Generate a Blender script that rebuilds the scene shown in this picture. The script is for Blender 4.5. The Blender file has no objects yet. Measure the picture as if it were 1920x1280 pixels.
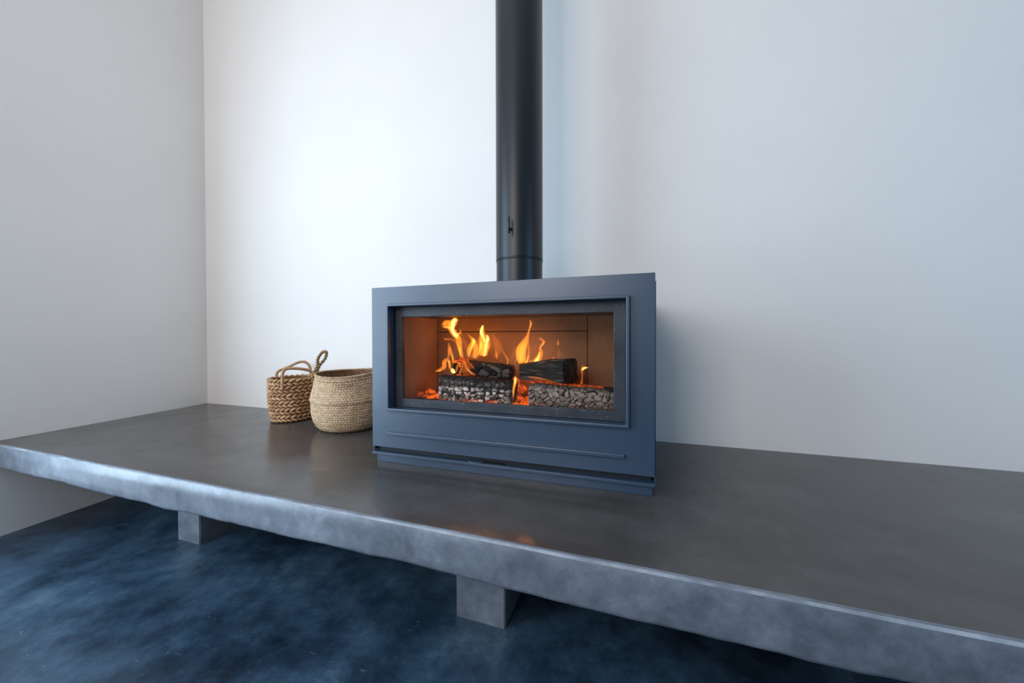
import bpy, bmesh, math, random
import numpy as np
from mathutils import Vector, Matrix, noise
random.seed(4)
S = bpy.context.scene
COL = S.collection
# ------------------------------------------------------------------ measured room (metres)
H = 0.4906            # bench top above the floor
D, T = 1.0658, 0.1191 # bench depth, slab thickness
WA = 0.1527           # the left wall is not quite square to the back wall
WW = 1.1              # stove width
SX, SY, SA = 2.1801 + WW / 2, -0.6813, 0.0055
CEIL = 4.4
FY = -4.3             # wall behind the camera
RX = 6.2              # right wall
# ------------------------------------------------------------------ camera
FPX, YAW, PITCH, ROLL = 662.3966, -0.3236, -0.0108, -0.0021
CAM = Vector((3.2049, -1.8988, 0.5177 + H))
fw = Vector((math.sin(YAW) * math.cos(PITCH), math.cos(YAW) * math.cos(PITCH), math.sin(PITCH)))
rt = Vector((math.cos(YAW), -math.sin(YAW), 0)); up = rt.cross(fw)
rt, up = rt * math.cos(ROLL) + up * math.sin(ROLL), up * math.cos(ROLL) - rt * math.sin(ROLL)
cd = bpy.data.cameras.new('camera'); cam = bpy.data.objects.new('camera', cd); COL.objects.link(cam)
cd.sensor_width = 36; cd.lens = 36 * FPX / 1920; cd.clip_start = 0.02
m = Matrix((rt, up, -fw)).transposed().to_4x4(); m.translation = CAM; cam.matrix_world = m
S.camera = cam
# ------------------------------------------------------------------ world, daylight, added fill, exposure
w = bpy.data.worlds.new('sky'); S.world = w; w.use_nodes = True
bg = w.node_tree.nodes['Background']; bg.inputs[0].default_value = (0.5, 0.7, 1.0, 1); bg.inputs[1].default_value = 1.0
def area(name, loc, aim, sx, sy, col, power):
    l = bpy.data.lights.new(name, 'AREA'); l.shape = 'RECTANGLE'; l.size = sx; l.size_y = sy
    l.color = col; l.energy = power
    o = bpy.data.objects.new(name, l); COL.objects.link(o); o.location = loc
    o.rotation_euler = (Vector(aim) - Vector(loc)).to_track_quat('-Z', 'Y').to_euler()
    return o
WIN1 = (1.4, 3.3, 0.15, 2.9)        # opening in the left wall: distance along it, z0, z1
WIN2 = (-2.6, -1.3, 0.9, 2.3)        # opening in the right wall: y0, y1, z0, z1
FILL_WIN = (0.9, 2.7, 1.6, 3.6)          # unseen high opening added for fill light, behind the camera: x0, x1, z0, z1
def along_left(t, n, z): return Vector((math.sin(WA) * t + math.cos(WA) * n, -math.cos(WA) * t + math.sin(WA) * n, z))
WC = ((WIN1[0] + WIN1[1]) / 2, (WIN1[2] + WIN1[3]) / 2)
area('daylight_window_left', along_left(WC[0], -0.17, WC[1]), along_left(WC[0], 1, WC[1]), WIN1[1] - WIN1[0], WIN1[3] - WIN1[2], (0.62, 0.82, 1.0), 126)
area('daylight_window_right', (RX + 0.16, (WIN2[0] + WIN2[1]) / 2, (WIN2[2] + WIN2[3]) / 2), (0, (WIN2[0] + WIN2[1]) / 2, (WIN2[2] + WIN2[3]) / 2), WIN2[1] - WIN2[0], WIN2[3] - WIN2[2], (0.30, 0.62, 1.0), 36)
area('added_fill_front', ((FILL_WIN[0] + FILL_WIN[1]) / 2, FY - 0.16, (FILL_WIN[2] + FILL_WIN[3]) / 2), ((FILL_WIN[0] + FILL_WIN[1]) / 2, 0, (FILL_WIN[2] + FILL_WIN[3]) / 2), FILL_WIN[1] - FILL_WIN[0], FILL_WIN[3] - FILL_WIN[2], (1.0, 0.955, 0.92), 92)  # unseen fill lamp added to brighten the walls and keep them neutral
S.view_settings.view_transform = 'Standard'; S.view_settings.look = 'None'
S.view_settings.gamma = 1; S.view_settings.use_curve_mapping = False
S.view_settings.exposure = 0.0

# ------------------------------------------------------------------ material helpers
class NT:
    def __init__(s, name):
        s.m = bpy.data.materials.new(name); s.m.use_nodes = True; s.t = s.m.node_tree
        s.b = s.t.nodes['Principled BSDF']; s.o = s.t.nodes['Material Output']
        s.tc = s.n('ShaderNodeTexCoord')
    def n(s, k, **kw):
        x = s.t.nodes.new(k)
        for a, v in kw.items(): setattr(x, a, v)
        return x
    def l(s, a, b): s.t.links.new(a, b)
    def set(s, n, i, v):
        if hasattr(v, 'links') or hasattr(v, 'is_linked'): s.l(v, n.inputs[i])
        else: n.inputs[i].default_value = v
    def coord(s, scale=(1, 1, 1), rot=(0, 0, 0), src='Object'):
        mp = s.n('ShaderNodeMapping'); mp.inputs['Scale'].default_value = scale; mp.inputs['Rotation'].default_value = rot
        s.l(s.tc.outputs[src], mp.inputs[0]); return mp.outputs[0]
    def noise(s, scale, detail=4, rough=0.55, dist=0.0, vec=None):
        x = s.n('ShaderNodeTexNoise'); x.inputs['Scale'].default_value = scale; x.inputs['Detail'].default_value = detail
        x.inputs['Roughness'].default_value = rough; x.inputs['Distortion'].default_value = dist
        s.l(vec if vec else s.coord(), x.inputs['Vector']); return x.outputs[0]
    def ramp(s, fac, pts):
        r = s.n('ShaderNodeValToRGB'); e = r.color_ramp.elements
        while len(e) < len(pts): e.new(0.5)
        for k, (p, c) in enumerate(pts):
            e[k].position = p; e[k].color = (c, c, c, 1) if not hasattr(c, '__len__') else (*c[:3], 1)
        s.l(fac, r.inputs[0]); return r.outputs[0]
    def mix(s, f, a, b, mode='MIX'):
        x = s.n('ShaderNodeMix', data_type='RGBA', blend_type=mode)
        for i, v in ((0, f), (6, a), (7, b)):
            if isinstance(v, (int, float)): x.inputs[i].default_value = v if i == 0 else (v, v, v, 1)
            elif isinstance(v, tuple): x.inputs[i].default_value = (*v, 1) if len(v) == 3 else v
            else: s.l(v, x.inputs[i])
        return x.outputs[2]
    def math(s, op, a, b=0.0):
        x = s.n('ShaderNodeMath', operation=op)
        for i, v in ((0, a), (1, b)):
            if isinstance(v, (int, float)): x.inputs[i].default_value = v
            else: s.l(v, x.inputs[i])
        return x.outputs[0]
    def bump(s, h, strength=0.2, dist=0.005):
        x = s.n('ShaderNodeBump'); x.inputs['Strength'].default_value = strength; x.inputs['Distance'].default_value = dist
        s.l(h, x.inputs['Height']); s.l(x.outputs[0], s.b.inputs['Normal'])
    def fin(s, col=None, rough=None, metal=None, spec=None):
        for i, v in (('Base Color', col), ('Roughness', rough), ('Metallic', metal), ('Specular IOR Level', spec)):
            if v is None: continue
            if isinstance(v, tuple): s.b.inputs[i].default_value = (*v, 1)
            elif isinstance(v, (int, float)): s.b.inputs[i].default_value = v
            else: s.l(v, s.b.inputs[i])
        return s.m

M = {}
def build_materials():
    # painted plaster
    a = NT('white_plaster')
    c = a.ramp(a.noise(1.3, 4), [(0.3, (0.82, 0.775, 0.735)), (0.7, (0.86, 0.815, 0.775))])
    spots = a.ramp(a.noise(60, 2), [(0.80, 0.0), (0.83, 1.0)])
    c = a.mix(spots, c, (0.45, 0.43, 0.42))
    a.bump(a.noise(90, 6), 0.25, 0.002); M['plaster'] = a.fin(c, 0.85)
    a = NT('taupe_plaster'); a.bump(a.noise(90, 6), 0.25, 0.002); M['taupe'] = a.fin(a.ramp(a.noise(1.3, 4), [(0.3, (0.30, 0.28, 0.26)), (0.7, (0.34, 0.32, 0.30))]), 0.85)
    a = NT('white_ceiling'); M['ceiling'] = a.fin((0.78, 0.77, 0.76), 0.9)
    # floor: polished dark blue microcement
    a = NT('blue_microcement')
    big = a.noise(2.1, 4, 0.55, 0.1); mid = a.noise(9, 12, 0.76, 0.05)
    f = a.math('ADD', a.math('MULTIPLY', big, 0.55), a.math('MULTIPLY', mid, 0.45))
    c = a.ramp(f, [(0.38, (0.005, 0.012, 0.024)), (0.47, (0.016, 0.035, 0.060)), (0.56, (0.038, 0.075, 0.118)), (0.68, (0.10, 0.155, 0.205))])
    scr = a.ramp(a.noise(9, 2, 0.4, 3.0, a.coord((1.2, 9, 1), (0, 0, 0.5))), [(0.70, 0.0), (0.74, 1.0)])
    fl = a.ramp(a.noise(38, 2), [(0.74, 0.0), (0.78, 1.0)])
    c = a.mix(a.math('MULTIPLY', scr, 0.18), c, (0.30, 0.36, 0.42)); c = a.mix(a.math('MULTIPLY', fl, 0.25), c, (0.4, 0.45, 0.5))
    a.bump(a.noise(24, 7), 0.12, 0.004)
    M['floor'] = a.fin(c, a.ramp(a.noise(5, 5), [(0.3, 0.30), (0.7, 0.46)]), spec=0.5)
    # bench top
    a = NT('grey_microcement')
    f = a.math('ADD', a.math('MULTIPLY', a.noise(2.2, 7, 0.6, 0.2, a.coord((1, 1.9, 1), (0, 0, 0.2))), 0.6), a.math('MULTIPLY', a.noise(11, 9, 0.68, 0.1), 0.4))
    c = a.ramp(f, [(0.33, (0.044, 0.039, 0.037)), (0.5, (0.064, 0.057, 0.054)), (0.68, (0.092, 0.083, 0.080))])
    a.bump(a.noise(5, 3, 0.4), 0.03, 0.004)
    M['bench_top'] = a.fin(c, a.ramp(a.noise(6, 5), [(0.3, 0.17), (0.7, 0.28)]), spec=0.45)
    # trowelled bench edge and supports: dark cement, window light put in as paler, bluer colour
    a = NT('window_lit_trowelled_cement')
    f = a.math('ADD', a.math('MULTIPLY', a.noise(3.4, 5, 0.55), 0.45), a.math('MULTIPLY', a.noise(17, 10, 0.75, 0.1), 0.55))
    c = a.ramp(f, [(0.34, (0.065, 0.075, 0.094)), (0.46, (0.108, 0.124, 0.153)), (0.56, (0.158, 0.18, 0.22)), (0.70, (0.29, 0.32, 0.37))])
    st = a.ramp(a.noise(5, 3, 0.5, 0.0, a.coord((1.5, 1, 1))), [(0.28, 0.75), (0.38, 0.0)])
    c = a.mix(st, c, (0.06, 0.07, 0.085))
    a.bump(a.noise(40, 10, 0.7), 0.2, 0.003)
    M['bench_edge'] = a.fin(c, a.ramp(a.noise(9, 6), [(0.3, 0.30), (0.7, 0.44)]), spec=1.0)
    a = NT('pale_arris')  # narrow paler strips along the slab arrises
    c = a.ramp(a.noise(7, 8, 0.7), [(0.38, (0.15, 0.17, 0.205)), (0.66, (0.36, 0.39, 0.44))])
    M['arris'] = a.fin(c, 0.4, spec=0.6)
    # stove steel
    a = NT('slate_blue_stove_paint')
    c = a.ramp(a.noise(5, 5), [(0.3, (0.021, 0.044, 0.082)), (0.7, (0.028, 0.055, 0.096))])
    c = a.mix(a.math('MULTIPLY', a.ramp(a.noise(900, 1), [(0.62, 0.0), (0.72, 1.0)]), 0.25), c, (0.2, 0.24, 0.3))
    a.bump(a.noise(700, 2), 0.12, 0.0006); M['steel'] = a.fin(c, 0.38, spec=0.9)
    a = NT('sooty_door_steel')
    c = a.ramp(a.noise(9, 6), [(0.35, (0.022, 0.026, 0.033)), (0.7, (0.042, 0.049, 0.06))])
    c = a.mix(a.ramp(a.noise(120, 3), [(0.66, 0.0), (0.72, 0.5)]), c, (0.3, 0.3, 0.3))
    a.bump(a.noise(600, 2), 0.12, 0.0006); M['door_steel'] = a.fin(c, 0.5, spec=0.4)
    a = NT('black_gap'); M['black'] = a.fin((0.01, 0.012, 0.015), 0.6)
    a = NT('matt_black_flue_paint'); a.bump(a.noise(600, 2), 0.1, 0.0005)
    M['flue'] = a.fin((0.010, 0.013, 0.018), 0.38, spec=0.42)
    # firebox boards
    a = NT('buff_firebox_board')
    f = a.noise(5, 6, 0.6, 0.4)
    c = a.ramp(f, [(0.3, (0.19, 0.115, 0.07)), (0.7, (0.31, 0.195, 0.12))])
    c = a.mix(a.math('MULTIPLY', a.ramp(a.noise(500, 2), [(0.4, 0.0), (0.65, 1.0)]), 0.35), c, (0.42, 0.27, 0.17))
    a.bump(a.noise(300, 4), 0.3, 0.001); M['brick'] = a.fin(c, 0.9, spec=0.1)
    a = NT('sooty_firebox_board')
    c = a.ramp(a.noise(8, 6), [(0.3, (0.05, 0.04, 0.035)), (0.7, (0.12, 0.09, 0.07))])
    M['soot'] = a.fin(c, 0.85, spec=0.15)
    # glass with soot smears
    a = NT('sooty_stove_glass'); t = a.t
    tr = a.n('ShaderNodeBsdfTransparent'); tr.inputs[0].default_value = (0.96, 0.92, 0.88, 1)
    gl = a.n('ShaderNodeBsdfGlossy'); gl.inputs['Roughness'].default_value = 0.03; gl.inputs[0].default_value = (1, 1, 1, 1)
    df = a.n('ShaderNodeBsdfDiffuse'); df.inputs[0].default_value = (0.32, 0.24, 0.19, 1)
    m1 = a.n('ShaderNodeMixShader'); m1.inputs[0].default_value = 0.006
    a.l(tr.outputs[0], m1.inputs[1]); a.l(gl.outputs[0], m1.inputs[2])
    m2 = a.n('ShaderNodeMixShader')
    sm = a.ramp(a.noise(4.5, 4, 0.55, 0.6), [(0.48, 0.0), (0.8, 0.03)])
    ds = a.ramp(a.noise(150, 2), [(0.74, 0.0), (0.78, 0.5)])
    a.l(a.math('ADD', sm, ds), m2.inputs[0]); a.l(m1.outputs[0], m2.inputs[1]); a.l(df.outputs[0], m2.inputs[2])
    a.l(m2.outputs[0], a.o.inputs[0]); M['glass'] = a.m
    a = NT('window_glass')
    tr = a.n('ShaderNodeBsdfTransparent'); gl = a.n('ShaderNodeBsdfGlossy'); gl.inputs['Roughness'].default_value = 0.02
    m1 = a.n('ShaderNodeMixShader'); m1.inputs[0].default_value = 0.05
    a.l(tr.outputs[0], m1.inputs[1]); a.l(gl.outputs[0], m1.inputs[2]); a.l(m1.outputs[0], a.o.inputs[0]); M['pane'] = a.m
    # charred wood: attribute 'char' = (plate, random, ash), 'glow' = ember
    def char(name, ash, dark=(0.006, 0.008, 0.013)):
        a = NT(name); at = a.n('ShaderNodeAttribute', attribute_name='char'); sp = a.n('ShaderNodeSeparateColor'); a.l(at.outputs[0], sp.inputs[0])
        fac = a.math('MULTIPLY', sp.outputs[0], sp.outputs[2])
        fac = a.math('MULTIPLY', fac, a.ramp(a.noise(140, 5), [(0.3, 0.35), (0.52, 1.0)]))
        tint = a.mix(sp.outputs[1], ash, tuple(x * 0.55 for x in ash))
        c = a.mix(fac, dark, tint)
        g = a.n('ShaderNodeAttribute', attribute_name='glow')
        gf = a.math('MULTIPLY', g.outputs[2], a.ramp(a.noise(90, 4), [(0.35, 0.15), (0.65, 1.0)]))
        a.b.inputs['Emission Color'].default_value = (1, 0.13, 0.01, 1)
        a.l(a.math('MULTIPLY', gf, 3.2), a.b.inputs['Emission Strength'])
        a.bump(a.noise(220, 5), 0.4, 0.002); return a.fin(c, 0.75, spec=0.3)
    M['char_white'] = char('charred_wood_white_ash', (1.0, 1.0, 1.0))
    M['char_grey'] = char('charred_wood_grey_ash', (0.44, 0.39, 0.365))
    M['char_black'] = char('charred_wood_black', (0.22, 0.21, 0.22), (0.006, 0.006, 0.007))
    M['ash'] = char('grey_ash_and_embers', (0.36, 0.33, 0.31), (0.03, 0.02, 0.017))
    # baskets: attribute 'tint'
    def fibre(name, lo, hi, rough=0.6):
        a = NT(name); at = a.n('ShaderNodeAttribute', attribute_name='tint')
        c = a.mix(at.outputs[2], lo, hi)
        st = a.noise(160, 3, 0.6, 0.2, a.coord((1, 1, 4)))
        c = a.mix(a.math('MULTIPLY', st, 0.5), c, tuple(x * 0.6 for x in lo))
        a.bump(st, 0.25, 0.001); return a.fin(c, rough, spec=0.3)
    M['hyacinth'] = fibre('tan_water_hyacinth', (0.42, 0.215, 0.10), (0.74, 0.46, 0.26))
    M['seagrass'] = fibre('pale_woven_seagrass', (0.40, 0.235, 0.115), (0.95, 0.73, 0.49))
    M['rope'] = fibre('brown_twisted_seagrass', (0.26, 0.15, 0.07), (0.50, 0.33, 0.18))
    a = NT('dark_basket_inside'); M['inside'] = a.fin(a.ramp(a.noise(70, 4), [(0.35, (0.16, 0.085, 0.04)), (0.7, (0.36, 0.21, 0.105))]), 0.8)
    a = NT('grey_window_frame'); M['frame'] = a.fin((0.06, 0.065, 0.07), 0.4)
build_materials()
def flame_mat(name, col, strength):
    m = bpy.data.materials.new(name); m.use_nodes = True; t = m.node_tree; t.nodes.clear()
    o = t.nodes.new('ShaderNodeOutputMaterial'); e = t.nodes.new('ShaderNodeEmission')
    e.inputs[0].default_value = (*col, 1); e.inputs[1].default_value = strength
    t.links.new(e.outputs[0], o.inputs['Volume']); return m
FL = 0.85
M['flame_soft'] = flame_mat('soft_orange_flame', (1, 0.24, 0.02), 9 * FL)
M['flame_mid'] = flame_mat('orange_flame', (1, 0.27, 0.02), 62 * FL)
M['flame_hot'] = flame_mat('yellow_flame', (1, 0.43, 0.06), 130 * FL)
M['flame_core'] = flame_mat('white_hot_flame', (1, 0.56, 0.14), 260 * FL)

# ------------------------------------------------------------------ object helpers
def link(name, me, mat, parent=None, loc=None, smooth=False):
    o = bpy.data.objects.new(name, me); COL.objects.link(o)
    if mat is not None:
        for x in (mat if isinstance(mat, (list, tuple)) else [mat]): me.materials.append(x)
    if parent is not None: o.parent = parent
    if loc is not None: o.location = loc
    if smooth: me.polygons.foreach_set('use_smooth', [True] * len(me.polygons))
    return o
def frombm(name, bm, mat, parent=None, loc=None, smooth=False):
    me = bpy.data.meshes.new(name); bm.to_mesh(me); bm.free(); return link(name, me, mat, parent, loc, smooth)
def tag(o, label=None, cat=None, group=None, kind=None):
    for k, v in (('label', label), ('category', cat), ('group', group), ('kind', kind)):
        if v: o[k] = v
    return o
def empty(name, loc, rz=0):
    o = bpy.data.objects.new(name, None); COL.objects.link(o); o.location = loc; o.rotation_euler = (0, 0, rz); o.empty_display_size = 0.1; return o
def bbox(bm, a, b):
    r = bmesh.ops.create_cube(bm, size=1); c = [(x + y) / 2 for x, y in zip(a, b)]; s = [abs(y - x) for x, y in zip(a, b)]
    for v in r['verts']: v.co = Vector((v.co.x * s[0] + c[0], v.co.y * s[1] + c[1], v.co.z * s[2] + c[2]))
    return r['verts']
def box(name, a, b, mat, parent=None, bevel=0.0, seg=2):
    bm = bmesh.new(); bbox(bm, a, b)
    if bevel: bmesh.ops.bevel(bm, geom=bm.edges[:], offset=bevel, segments=seg, affect='EDGES', profile=0.5)
    return frombm(name, bm, mat, parent)
def ringframe(name, xo, zo, xi, zi, y0, y1, mat, parent=None, bevel=0.0):
    """rectangular frame in the xz plane; xo,zo = (min,max) outside; xi,zi = inside"""
    bm = bmesh.new(); L = []
    for y in (y0, y1):
        L.append([[bm.verts.new((x, y, z)) for x, z in ((X[0], Z[0]), (X[1], Z[0]), (X[1], Z[1]), (X[0], Z[1]))] for X, Z in ((xo, zo), (xi, zi))])
    for k in range(4):
        j = (k + 1) % 4
        bm.faces.new((L[0][0][k], L[0][0][j], L[0][1][j], L[0][1][k]))
        bm.faces.new((L[1][0][j], L[1][0][k], L[1][1][k], L[1][1][j]))
        bm.faces.new((L[0][0][j], L[0][0][k], L[1][0][k], L[1][0][j]))
        bm.faces.new((L[0][1][k], L[0][1][j], L[1][1][j], L[1][1][k]))
    bmesh.ops.recalc_face_normals(bm, faces=bm.faces[:])
    if bevel:
        ed = [e for e in bm.edges if len(e.link_faces) == 2 and e.calc_face_angle() > 0.5]
        bmesh.ops.bevel(bm, geom=ed, offset=bevel, segments=2, affect='EDGES', profile=0.5)
    return frombm(name, bm, mat, parent)
def grid_mesh(name, P, cu=False, cv=False, caps=False):
    """P[nu][nv] grid of points; cu/cv close the loops"""
    P = np.asarray(P, dtype=float); nu, nv = P.shape[:2]; V = P.reshape(-1, 3)
    F = []
    for i in range(nu if cu else nu - 1):
        a = i * nv; b = ((i + 1) % nu) * nv
        for j in range(nv if cv else nv - 1):
            k = (j + 1) % nv; F.append((a + j, a + k, b + k, b + j))
    if caps: F.append(tuple(range(nv - 1, -1, -1))); F.append(tuple(range((nu - 1) * nv, nu * nv)))
    me = bpy.data.meshes.new(name); me.from_pydata([tuple(v) for v in V], [], F); me.update(); return me
def setattr_f(me, name, vals):
    a = me.attributes.new(name, 'FLOAT', 'POINT'); a.data.foreach_set('value', np.asarray(vals, dtype=np.float32))
def setattr_c(me, name, vals):
    a = me.attributes.new(name, 'FLOAT_COLOR', 'POINT'); v = np.ones((len(vals), 4), dtype=np.float32); v[:, :3] = vals; a.data.foreach_set('color', v.ravel())
def catmull(pts, n):
    pts = [np.array(p, float) for p in pts]; pts = [2 * pts[0] - pts[1]] + pts + [2 * pts[-1] - pts[-2]]; out = []
    m = len(pts) - 3
    for q in range(n):
        t = q / (n - 1) * m; i = min(int(t), m - 1); t -= i; a, b, c, d = pts[i:i + 4]
        out.append(0.5 * ((2 * b) + (c - a) * t + (2 * a - 5 * b + 4 * c - d) * t * t + (3 * b - a - 3 * c + d) * t ** 3))
    return np.array(out)
def tube_pts(path, rad, k=10, squash=None):
    path = np.asarray(path, float); n = len(path); R = np.broadcast_to(rad, (n,)); out = []
    tg = np.gradient(path, axis=0); tg /= np.linalg.norm(tg, axis=1)[:, None] + 1e-12
    ref = np.array([0.0, 0, 1]) if abs(tg[0][2]) < 0.9 else np.array([1.0, 0, 0])
    u = np.cross(tg[0], ref); u /= np.linalg.norm(u)
    for i in range(n):
        u = u - tg[i] * (u @ tg[i]); u /= np.linalg.norm(u) + 1e-12; v = np.cross(tg[i], u)
        out.append([path[i] + R[i] * (math.cos(a) * u + math.sin(a) * v) for a in np.linspace(0, 2 * math.pi, k, endpoint=False)])
    return np.array(out)
def lathe(name, prof, mat, parent=None, n=64, loc=None):
    P = [[(r * math.cos(a), r * math.sin(a), z) for a in np.linspace(0, 2 * math.pi, n, endpoint=False)] for r, z in prof]
    o = link(name, grid_mesh(name, P, cv=True), mat, parent, loc, True); o.data.set_sharp_from_angle(angle=math.radians(35)); return o

# ------------------------------------------------------------------ the room shell
def struct(o): o['kind'] = 'structure'; return o
struct(box('floor', (-0.4, FY - 0.3, -0.12), (RX + 0.2, 0.2, 0), M['floor']))
struct(box('ceiling', (-0.4, FY - 0.3, CEIL), (RX + 0.2, 0.2, CEIL + 0.12), M['ceiling']))
struct(box('wall_back', (-0.2, 0, 0), (RX + 0.15, 0.15, CEIL), M['plaster']))
def wall_with_hole(name, n0, n1, t0, t1, h0, h1, z0, z1, axis, mat='plaster'):
    """axis 'x': wall runs along x at y in (t0,t1); axis 'y': along y at x in (t0,t1)"""
    bm = bmesh.new()
    for a, b, c, d in ((n0, h0, 0, CEIL), (h1, n1, 0, CEIL), (h0, h1, 0, z0), (h0, h1, z1, CEIL)):
        if axis == 'x': bbox(bm, (a, t0, c), (b, t1, d))
        else: bbox(bm, (t0, a, c), (t1, b, d))
    return struct(frombm(name, bm, M[mat]))
wall_with_hole('wall_front', 0.3, RX + 0.15, FY - 0.14, FY, FILL_WIN[0], FILL_WIN[1], FILL_WIN[2], FILL_WIN[3], 'x', 'taupe')
w3 = struct(ringframe('added_window_3', FILL_WIN[:2], FILL_WIN[2:], (FILL_WIN[0] + 0.05, FILL_WIN[1] - 0.05), (FILL_WIN[2] + 0.05, FILL_WIN[3] - 0.05), FY - 0.1, FY - 0.05, M['frame']))  # frame of the opening added for the fill lamp
box('pane', (FILL_WIN[0] + 0.05, FY - 0.078, FILL_WIN[2] + 0.05), (FILL_WIN[1] - 0.05, FY - 0.072, FILL_WIN[3] - 0.05), M['pane'], w3)
wall_with_hole('wall_right', FY, 0.0, RX, RX + 0.14, WIN2[0], WIN2[1], WIN2[2], WIN2[3], 'y', 'taupe')
lw = wall_with_hole('wall_left', -4.6, 0.0, -0.15, 0.0, -WIN1[1], -WIN1[0], WIN1[2], WIN1[3], 'y'); lw.rotation_euler = (0, 0, WA)
w1 = struct(ringframe('window_1', WIN1[:2], WIN1[2:], (WIN1[0] + 0.05, WIN1[1] - 0.05), (WIN1[2] + 0.05, WIN1[3] - 0.05), -0.1, -0.05, M['frame'])); w1.rotation_euler = (0, 0, WA - math.pi / 2)
box('pane', (WIN1[0] + 0.05, -0.078, WIN1[2] + 0.05), (WIN1[1] - 0.05, -0.072, WIN1[3] - 0.05), M['pane'], w1)
w2 = struct(ringframe('window_2', (WIN2[0], WIN2[1]), WIN2[2:], (WIN2[0] + 0.05, WIN2[1] - 0.05), (WIN2[2] + 0.05, WIN2[3] - 0.05), 0.05, 0.1, M['frame']))
w2.rotation_euler = (0, 0, math.pi / 2); w2.location = (RX + 0.15, 0, 0)
box('pane', (WIN2[0] + 0.05, 0.072, WIN2[2] + 0.05), (WIN2[1] - 0.05, 0.078, WIN2[3] - 0.05), M['pane'], w2)

# ------------------------------------------------------------------ hearth bench: cast slab on piers
BX1 = RX - 0.02
bench = tag(empty('hearth_bench', (2.7, -0.5, 0)), 'long polished grey concrete bench along the back wall carrying the stove', 'bench')
def n1(x, y, s): return noise.noise(Vector((x * s, y * s, 3.1)))
def make_slab():
    xs = np.linspace(0, 1, 240)
    # closed section walked from the top back edge, over the front arris, along the soffit
    rows = []
    for q in xs:
        x0l = lambda y: math.tan(WA) * (-y) + 0.004
        ring = []
        fx = x0l(-D) + q * (BX1 - x0l(-D))
        edge = 0.004 * n1(fx, 0, 2.3) + 0.0016 * n1(fx, 5, 13)
        botw = 0.008 * n1(fx, 9, 1.7) + 0.007 * n1(fx, 2, 5.5) + 0.003 * n1(fx, 2, 17) + 0.012 * math.exp(-max(fx, 0) / 0.22)
        topw = 0.0015 * n1(fx, 4, 5)
        sec = [(-0.003, 0), (-0.25, 0), (-0.5, 0), (-0.75, 0), (-D + 0.06, 0), (-D + 0.012, topw), (-D + 0.005, topw - 0.0012), (-D + 0.0012, topw - 0.005),
               (-D, topw - 0.0065), (-D + edge * 0.5, -T * 0.4), (-D + edge, -T * 0.7), (-D + edge * 0.6, -T + 0.012 + botw), (-D + 0.002, -T + 0.004 + botw), (-D + 0.008, -T + 0.0005 + botw), (-D + 0.03, -T + 0.004), (-0.5, -T + 0.004), (-0.003, -T + 0.004)]
        for (y, z) in sec:
            xl = x0l(y); x = xl + q * (BX1 - xl); ring.append((x - 2.7, y + 0.5, z + H))
        rows.append(ring)
    me = grid_mesh('slab', rows, cv=True, caps=True)
    n = len(rows[0]); top = set((0, 1, 2, 3, 4))
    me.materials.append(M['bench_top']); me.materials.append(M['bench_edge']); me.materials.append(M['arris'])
    for p in me.polygons:
        js = sorted(v % n for v in p.vertices)
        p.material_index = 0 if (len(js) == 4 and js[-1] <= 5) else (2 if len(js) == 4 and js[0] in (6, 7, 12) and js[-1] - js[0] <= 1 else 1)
        p.use_smooth = len(js) == 4 and js[0] >= 4 and js[-1] <= 14
    bm = bmesh.new(); bm.from_mesh(me); bmesh.ops.recalc_face_normals(bm, faces=bm.faces[:]); bm.to_mesh(me); bm.free()
    return link('slab', me, None, bench)
make_slab()
def pier(x0, x1):
    bm = bmesh.new(); bbox(bm, (x0 - 2.7, -0.759 + 0.5, 0), (x1 - 2.7, -0.004 + 0.5, H - T + 0.004))
    bmesh.ops.bevel(bm, geom=[e for e in bm.edges if abs(e.verts[0].co.z - e.verts[1].co.z) > 0.1], offset=0.004, segments=2, affect='EDGES')
    return frombm('support', bm, M['bench_edge'], bench)
for a, b in ((1.047, 1.213), (2.607, 2.795), (4.19, 4.37)): pier(a, b)

# ------------------------------------------------------------------ stove
stove = tag(empty('wood_stove', (SX, SY, H), SA), 'wide slate blue steel wood stove with glass door on the concrete bench', 'stove')
hx = WW / 2
ringframe('front_plate', (-hx, hx), (0.066, 0.726), (-0.466, 0.466), (0.224, 0.652), 0.0, 0.012, M['steel'], stove, 0.0015)
# raised surround around the door recess
ringframe('door_surround', (-0.471, 0.472), (0.2195, 0.656), (-0.4595, 0.461), (0.231, 0.645), -0.015, 0.03, M['steel'], stove, 0.0028)
door = ringframe('door_frame', (-0.4595, 0.461), (0.231, 0.645), (-0.4235, 0.4205), (0.2665, 0.6035), 0.03, 0.048, M['door_steel'], stove, 0.002)
box('glass_pane', (-0.438, 0.036, 0.252), (0.435, 0.041, 0.618), M['glass'], door)
for k in (-1, 1): box('side_panel', (k * 0.553, 0.012, 0.046), (k * 0.549, 0.60, 0.70), M['steel'], stove)
box('top_panel', (-0.549, 0.012, 0.696), (0.549, 0.60, 0.70), M['steel'], stove)
box('rear_panel', (-0.549, 0.596, 0.046), (0.549, 0.60, 0.696), M['steel'], stove)
box('trim_bar', (-0.4722, -0.012, 0.1195), (0.4565, 0.001, 0.1328), M['steel'], stove, 0.002)
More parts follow.
